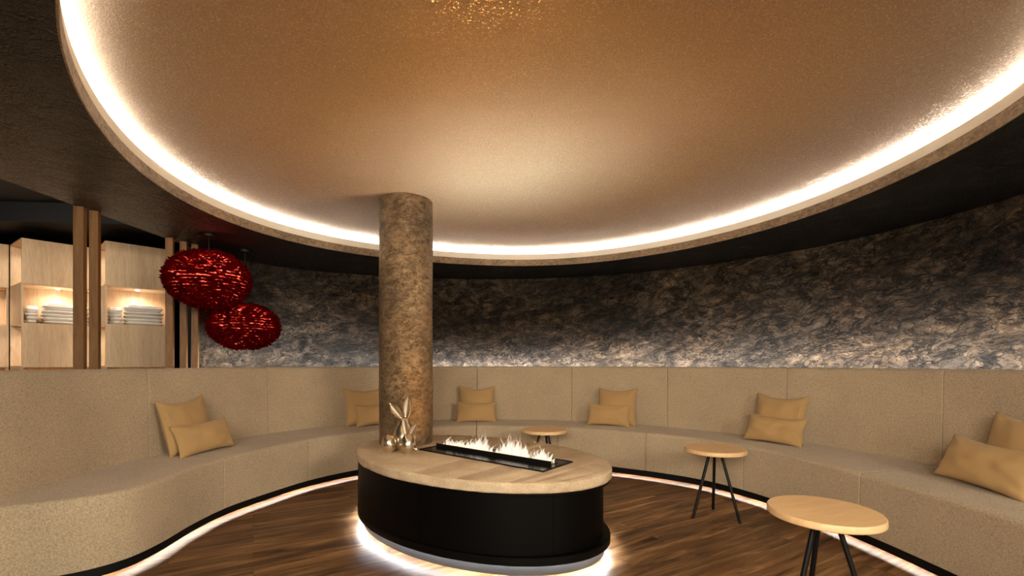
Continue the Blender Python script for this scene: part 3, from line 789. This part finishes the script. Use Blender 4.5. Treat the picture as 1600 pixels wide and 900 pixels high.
# ------------------------------------------------------------------ cushions
def cushion_mesh(w, h, t, seed, sag=0.0):
    rnd = random.Random(seed); n = 30; bm = bmesh.new(); f_, b_ = [], []
    for i in range(n + 1):
        rf, rb = [], []
        for j in range(n + 1):
            u = -1 + 2 * i / n; v = -1 + 2 * j / n
            px = w / 2 * u * (1 - .085 * (1 - v * v) * abs(u) ** 1.5); pz = h / 2 * v * (1 - .10 * (1 - u * u) * abs(v) ** 1.5)
            e = ((1 - u ** 2) * (1 - v ** 2)); th = t / 2 * (e ** 0.42)
            wr = 0.012 * noise.noise(Vector((u * 2.4 + seed, v * 2.4, 3.1 * seed))) * min(1, e * 4)
            # creases running in from the corners
            cr = 0.0045 * math.sin(13 * (abs(u) - abs(v) * .8) + 2 * noise.noise(Vector((u * 2, v * 2, seed)))) * max(0, (abs(u) * abs(v)) - .12) * min(1, e * 8)
            pz -= sag * (1 - u * u) * max(0, v) ** 2 * h
            edge = (i in (0, n) or j in (0, n))
            a = bm.verts.new((px, -(th + wr + cr), pz)); rf.append(a)
            rb.append(a if edge else bm.verts.new((px, th - wr * .6 + cr, pz)))
        f_.append(rf); b_.append(rb)
    for i in range(n):
        for j in range(n):
            bm.faces.new((f_[i][j], f_[i + 1][j], f_[i + 1][j + 1], f_[i][j + 1]))
            bm.faces.new((b_[i][j], b_[i][j + 1], b_[i + 1][j + 1], b_[i + 1][j]))
    bmesh.ops.remove_doubles(bm, verts=bm.verts[:], dist=1e-5)
    return bm
def cushion(kind, x, y, off, yaw, tilt, roll, label, seed, w=None, h=None):
    big = kind == 'big'
    w = w or (.48 if big else .50); h = h or (.47 if big else .27); t = .15 if big else .13
    l = BACK.near(x, y); p = BACK.at(l); o = BACK.out(l)
    bm = cushion_mesh(w, h, t, seed, .06 if big else .03)
    ang = math.atan2(o.y, o.x) - math.pi / 2 + R(yaw)
    rot = Matrix.Rotation(ang, 4, 'Z') @ Matrix.Rotation(R(-tilt), 4, 'X') @ Matrix.Rotation(R(roll), 4, 'Y')
    zmin = min((rot @ v.co).z for v in bm.verts)
    ob = obj('square_cushion' if big else 'lumbar_cushion', bm, 'cushion')
    c = p - o * off
    ob.rotation_euler = rot.to_euler()
    ob.location = (c.x, c.y, SEAT + .001 - zmin)
    return tag(ob, label, 'cushion', 'square ochre cushions on the bench' if big else 'small lumbar cushions on the bench')
cushion('big', -2.90, 3.79, .15, 2, 14, -3, 'square ochre cushion leaning on the backrest at the far left of the bench', 1)
cushion('small', -2.88, 3.80, .31, -8, 20, -3, 'lumbar cushion in front of the leftmost square cushion', 2)
cushion('big', -1.87, 5.6, .15, 0, 14, 0, 'square ochre cushion partly hidden behind the left edge of the column', 3)
cushion('small', -1.80, 5.66, .30, -4, 18, -2, 'lumbar cushion partly hidden behind the left edge of the column', 4)
cushion('big', -0.47, 6.03, .15, 0, 14, 0, 'square ochre cushion just right of the column, behind the fire flames', 5)
cushion('small', -0.475, 6.03, .29, 0, 18, 0, 'lumbar cushion just right of the column, standing above the flames', 6, w=.52)
cushion('big', 1.33, 5.6, .15, 2, 14, 0, 'square ochre cushion behind and right of the farthest side table', 7)
cushion('small', 1.28, 5.63, .29, 4, 18, 1, 'lumbar cushion right above the farthest side table', 8, w=.52)
cushion('big', 2.70, 4.40, .15, 0, 15, 1, 'square ochre cushion on the right bench above the middle side table', 9)
cushion('small', 2.72, 4.36, .30, 3, 22, 2, 'lumbar cushion on the right bench above the middle side table', 10, w=.52)
cushion('big', 3.13, 2.58, .16, 0, 15, 0, 'square ochre cushion cut off by the right edge of the photo', 11)
cushion('small', 3.12, 2.62, .33, 4, 24, 4, 'lumbar cushion at the far right end, largest in view', 12, w=.54, h=.29)

# ------------------------------------------------------------------ oak posts
PW = 0.094
def post(px, v, w_, label, d=0.0):
    Y = (ZC - H) * 700 / v; X = (px - 800) / 700 * Y
    bm = bmesh.new(); box(bm, -w_ / 2, w_ / 2, 0, w_, 0, ZC + .003)
    o = obj('oak_post', bm, 'post', smooth=False, loc=(X, Y, 0), rot=(0, 0, R(d)))
    bevel(o, .002, 1); return tag(o, label, 'post', 'oak posts behind the bench')
post(122.0, 246, .062, 'oak post furthest left of the row, left of the nearer pair', 24)
post(146.0, 239, .056, 'second oak post from the left, right one of the nearer pair', 24)
post(264.0, 197, .060, 'oak post left of the upper red lamp, first of the right three', 24)
post(286.0, 191, .056, 'middle oak post of the three behind the upper red lamp', 24)
post(304.0, 186.5, .056, 'rightmost oak post, beside the end of the plaster wall', 24)

# ------------------------------------------------------------------ pendants
def feather_shade(rx, rz, seed):
    rnd = random.Random(seed); V, F = [], []
    rows = 25
    for i in range(rows):
        ph = -1.42 + 2.84 * (i + .5) / rows
        cnt = int((170 if ph > -.1 else 250) * math.cos(ph)) + 12
        for k in range(cnt):
            if -0.15 < ph < 0.85 and rnd.random() < .12: continue
            th = 2 * math.pi * (k + rnd.random()) / cnt; p2 = ph + rnd.uniform(-.018, .018)
            s = 1 + rnd.uniform(-.03, .05)
            P = Vector((rx * s * math.cos(p2) * math.cos(th), rx * s * math.cos(p2) * math.sin(th), rz * s * math.sin(p2)))
            nrm = Vector((math.cos(p2) * math.cos(th) / rx, math.cos(p2) * math.sin(th) / rx, math.sin(p2) / rz)).normalized()
            tg = Vector((-math.sin(th), math.cos(th), 0)); dn = nrm.cross(tg)
            if rnd.random() < .5: tg = -tg
            L = rnd.uniform(.04, .07); W = rnd.uniform(.007, .013)
            dirv = (tg * rnd.uniform(.8, 1) + nrm * rnd.uniform(.03, .32) + dn * rnd.uniform(-.16, .16)).normalized()
            sd = dirv.cross(nrm).normalized(); up = sd.cross(dirv)
            sd = (sd * math.cos(.4) + up * rnd.uniform(-.5, .5)).normalized()
            b0 = len(V); m = 4
            for j in range(m + 1):
                f = j / m; c = P + dirv * L * f + nrm * (.018 * f * f); ww = W * math.sin(math.pi * (0.12 + .88 * f)) ** .6 + .0008
                V += [c - sd * ww, c + nrm * .002, c + sd * ww]
            for j in range(m):
                a = b0 + j * 3
                F += [(a, a + 1, a + 4, a + 3), (a + 1, a + 2, a + 5, a + 4)]
    return V, F
def pendant(x, y, zc, rx, rz, label, seed):
    t = empty('feather_pendant_lamp', (x, y, ZC), 0, label, 'pendant lamp', 'red feather pendant lamps')
    bm = bmesh.new(); lathe(bm, [(0, 0), (.078, 0), (.082, -.004), (.082, -.026), (.078, -.030), (0, -.030)], 48); obj('ceiling_canopy', bm, 'black', t, loc=(0, 0, .001))
    zz = zc - ZC
    bm = bmesh.new(); tube(bm, [(0, 0, -.02), (0, 0, zz + .02)], .005, 10); obj('rod', bm, 'black', t)
    bm = bmesh.new(); lathe(bm, [(0, .06), (.022, .06), (.026, .03), (.026, .0), (0, 0)], 24); obj('socket', bm, 'black', t, loc=(0, 0, zz + .01))
    bm = bmesh.new(); bmesh.ops.create_uvsphere(bm, u_segments=40, v_segments=24, radius=1); bmesh.ops.scale(bm, vec=(rx * .90, rx * .90, rz * .90), verts=bm.verts[:])
    li = obj('shade_lining', bm, 'lining', t, loc=(0, 0, zz))
    fe = obj('feather_shade', feather_shade(rx - .028, rz - .022, seed), 'feather', t, smooth=False, loc=(0, 0, zz))
    l = bpy.data.lights.new('pendant_bulb_light', 'POINT'); l.energy = 7; l.color = (1, .74, .5); l.shadow_soft_size = .04
    lo = bpy.data.objects.new('pendant_bulb_light', l); COL.objects.link(lo); lo.location = (x, y, zc + .05)
    return t
pendant(-2.83, 4.18, 2.035, .345, .265, 'nearer, higher and larger red feather pendant lamp in front of the oak posts', 1)
pendant(-2.84, 4.76, 1.645, .338, .245, 'lower red feather pendant lamp in front of the plaster wall', 2)

# ceiling speaker
bm = bmesh.new(); lathe(bm, [(0, -.004), (.085, -.004), (.095, -.007), (.10, -.004), (.10, .004), (0, .004)], 48)
tag(obj('ceiling_speaker', bm, 'speaker', loc=((1160 - 800) / 700 * 4.69, 4.69, ZC)), 'small round black speaker set in the dark ceiling ring at right', 'speaker')

# ------------------------------------------------------------------ towel cabinets
CAB_Z = (0.0, 0.80, 1.225, 1.68, 2.105, 2.57)
def cabinet(C, F, S, label):
    C = Vector((*C, 0)); e1 = Vector((F[0] - C.x, F[1] - C.y, 0)); e2 = Vector((S[0] - C.x, S[1] - C.y, 0)); W = e1.length; D = e2.length; e1.normalize(); e2.normalize()
    t = empty('towel_cabinet', (C.x, C.y, 0), 0, label, 'cabinet', 'oak towel cabinets behind the posts')
    mp = lambda s, d, z: e1 * s + e2 * d + Vector((0, 0, z))
    th = .018
    bm = bmesh.new()
    for z in CAB_Z[1:]: box(bm, 0, W, 0, D, z - th, z, mp)
    box(bm, 0, W, D - th, D, 0, CAB_Z[-1], mp); box(bm, W - th, W, 0, D - th, 0, CAB_Z[-1], mp)
    box(bm, 0, th, 0, D, 0, CAB_Z[1] - th, mp)
    # left panels beside the front niches; front stiles beside the side bays
    for a, b in ((1, 2), (3, 4)): box(bm, 0, th, 0, D - th, CAB_Z[a], CAB_Z[b] - th, mp)
    for a, b in ((2, 3), (4, 5)): box(bm, W * .55, W * .55 + th, th, D - th, CAB_Z[a], CAB_Z[b] - th, mp)
    for a, b in ((1, 2), (3, 4)): box(bm, th, W - th, D * .62, D * .62 + th, CAB_Z[a], CAB_Z[b] - th, mp)
    obj('carcass', bm, 'cabinet', t, smooth=False)
    for a, b in ((0, 1), (2, 3), (4, 5)):
        bm = bmesh.new(); box(bm, 0.001, W - .001, -.018, -.001, CAB_Z[a] + .003 - (th if a else 0), CAB_Z[b] - .002, mp); obj('door', bm, 'cabinet', t, smooth=False)
    for b in (2, 4):
        p = mp(W * .5, D * .3, CAB_Z[b] - th - .002)
        if b == 4: bm = bmesh.new(); lathe(bm, [(0, -.003), (.016, -.003), (.016, .003), (0, .003)], 20); obj('downlight', bm, 'spot', t, loc=p)
        wp = Vector((C.x, C.y, 0)) + p - Vector((0, 0, .012))
        area('niche_light', wp, wp - Vector((0, 0, 1)), NICHE, .04, (1, .86, .68), spread=150)
    for b in (3, 5):
        p = mp(W * .22, D * .5, CAB_Z[b] - th - .002)
        bm = bmesh.new(); lathe(bm, [(0, -.003), (.016, -.003), (.016, .003), (0, .003)], 20); obj('downlight', bm, 'spot', t, loc=p)
        wp = Vector((C.x, C.y, 0)) + p - Vector((0, 0, .012))
        area('niche_light', wp, wp - Vector((0, 0, 1)), NICHE * .7, .04, (1, .86, .68), spread=150)
    return C, e1, e2, W, D
def towel_mesh(w, d, h, seed):
    # folded towel: rounded folded edge in front, loose layers, soft top
    bm = bmesh.new(); n, m = 14, 10; T, B = [], []
    for i in range(n + 1):
        a, b = [], []
        for j in range(m + 1):
            u = -1 + 2 * i / n; v = -1 + 2 * j / m
            e = (1 - abs(u) ** 8) ** .5 * (1 - abs(v) ** 6) ** .5 if abs(u) < 1 and abs(v) < 1 else 0
            q = .10 * noise.noise(Vector((u * 1.5 + seed, v * 1.5, seed * .7)))
            x = w / 2 * u + .006 * noise.noise(Vector((v * 3, seed, 1))); y = d / 2 * v + .006 * noise.noise(Vector((u * 3, seed, 4)))
            edge = i in (0, n) or j in (0, m)
            top = bm.verts.new((x, y, h / 2 + h / 2 * e * (1 + q))); a.append(top)
            b.append(top if edge else bm.verts.new((x, y, h / 2 - h / 2 * e)))
        T.append(a); B.append(b)
    for i in range(n):
        for j in range(m):
            bm.faces.new((T[i][j], T[i + 1][j], T[i + 1][j + 1], T[i][j + 1])); bm.faces.new((B[i][j], B[i][j + 1], B[i + 1][j + 1], B[i + 1][j]))
    bmesh.ops.remove_doubles(bm, verts=bm.verts[:], dist=1e-6)
    return bm
ORD = ['bottom', 'second from the bottom', 'third from the bottom', 'fourth from the bottom', 'fifth from the bottom', 'topmost']
def towels(fr, s, d, z, n, w, dd, h, yaw, where, seed, group):
    C, e1, e2, W, D = fr
    base = C + e1 * s + e2 * d
    ang = math.atan2(e1.y, e1.x) + R(yaw)
    for k in range(n):
        hh = h * (1.9 if k == n - 1 and n > 3 else 1)
        nm = 'topmost' if k == n - 1 else ['bottom', 'second', 'third', 'fourth'][k]
        o = obj('folded_towel', towel_mesh(w, dd, hh, seed + k), 'towel', loc=(base.x + .006 * math.sin(k * 2.1 + seed), base.y, z + .0005 + k * h * .965), rot=(0, 0, ang + R(3 * math.sin(k * 3 + seed))))
        tag(o, ('white folded towel, %s in the pile %s' if k in (0, n - 1) else 'white folded towel, %s from the bottom, %s') % (nm, where), 'towel', group)
c0 = cabinet((-5.98, 4.53), (-5.60, 4.985), (-6.38, 4.86), 'light oak towel cabinet cut by the left edge of the photo')
c1 = cabinet((-5.15, 4.70), (-4.76, 5.165), (-5.585, 4.983), 'light oak towel cabinet left of the nearer pair of posts')
c2 = cabinet((-4.37, 4.81), (-3.96, 5.235), (-4.745, 5.13), 'light oak towel cabinet between the two groups of posts')
towels(c1, .36, .14, 1.68, 5, .38, .24, .040, 0, 'in the lit left niche', 1, 'towels in the left cabinet niche')
towels(c1, .10, .17, 1.68, 4, .10, .24, .040, 0, 'squeezed into the left side of the left niche', 11, 'towels in the left cabinet niche')
towels(c2, .345, .13, 1.68, 5, .35, .20, .040, -4, 'in the niche nearest the red lamp', 21, 'towels in the right cabinet niche')
towels(c2, .10, .15, 1.68, 4, .11, .20, .040, 0, 'at the niche left side nearest the red lamp', 31, 'towels in the right cabinet niche')
towels(c1, .14, .17, 1.225, 4, .20, .20, .048, 90, 'in the low side bay further left', 41, 'towels in the side bays')
towels(c2, .14, .13, 1.225, 4, .20, .18, .048, 90, 'in the low side bay beside the nearer posts', 51, 'towels in the side bays')
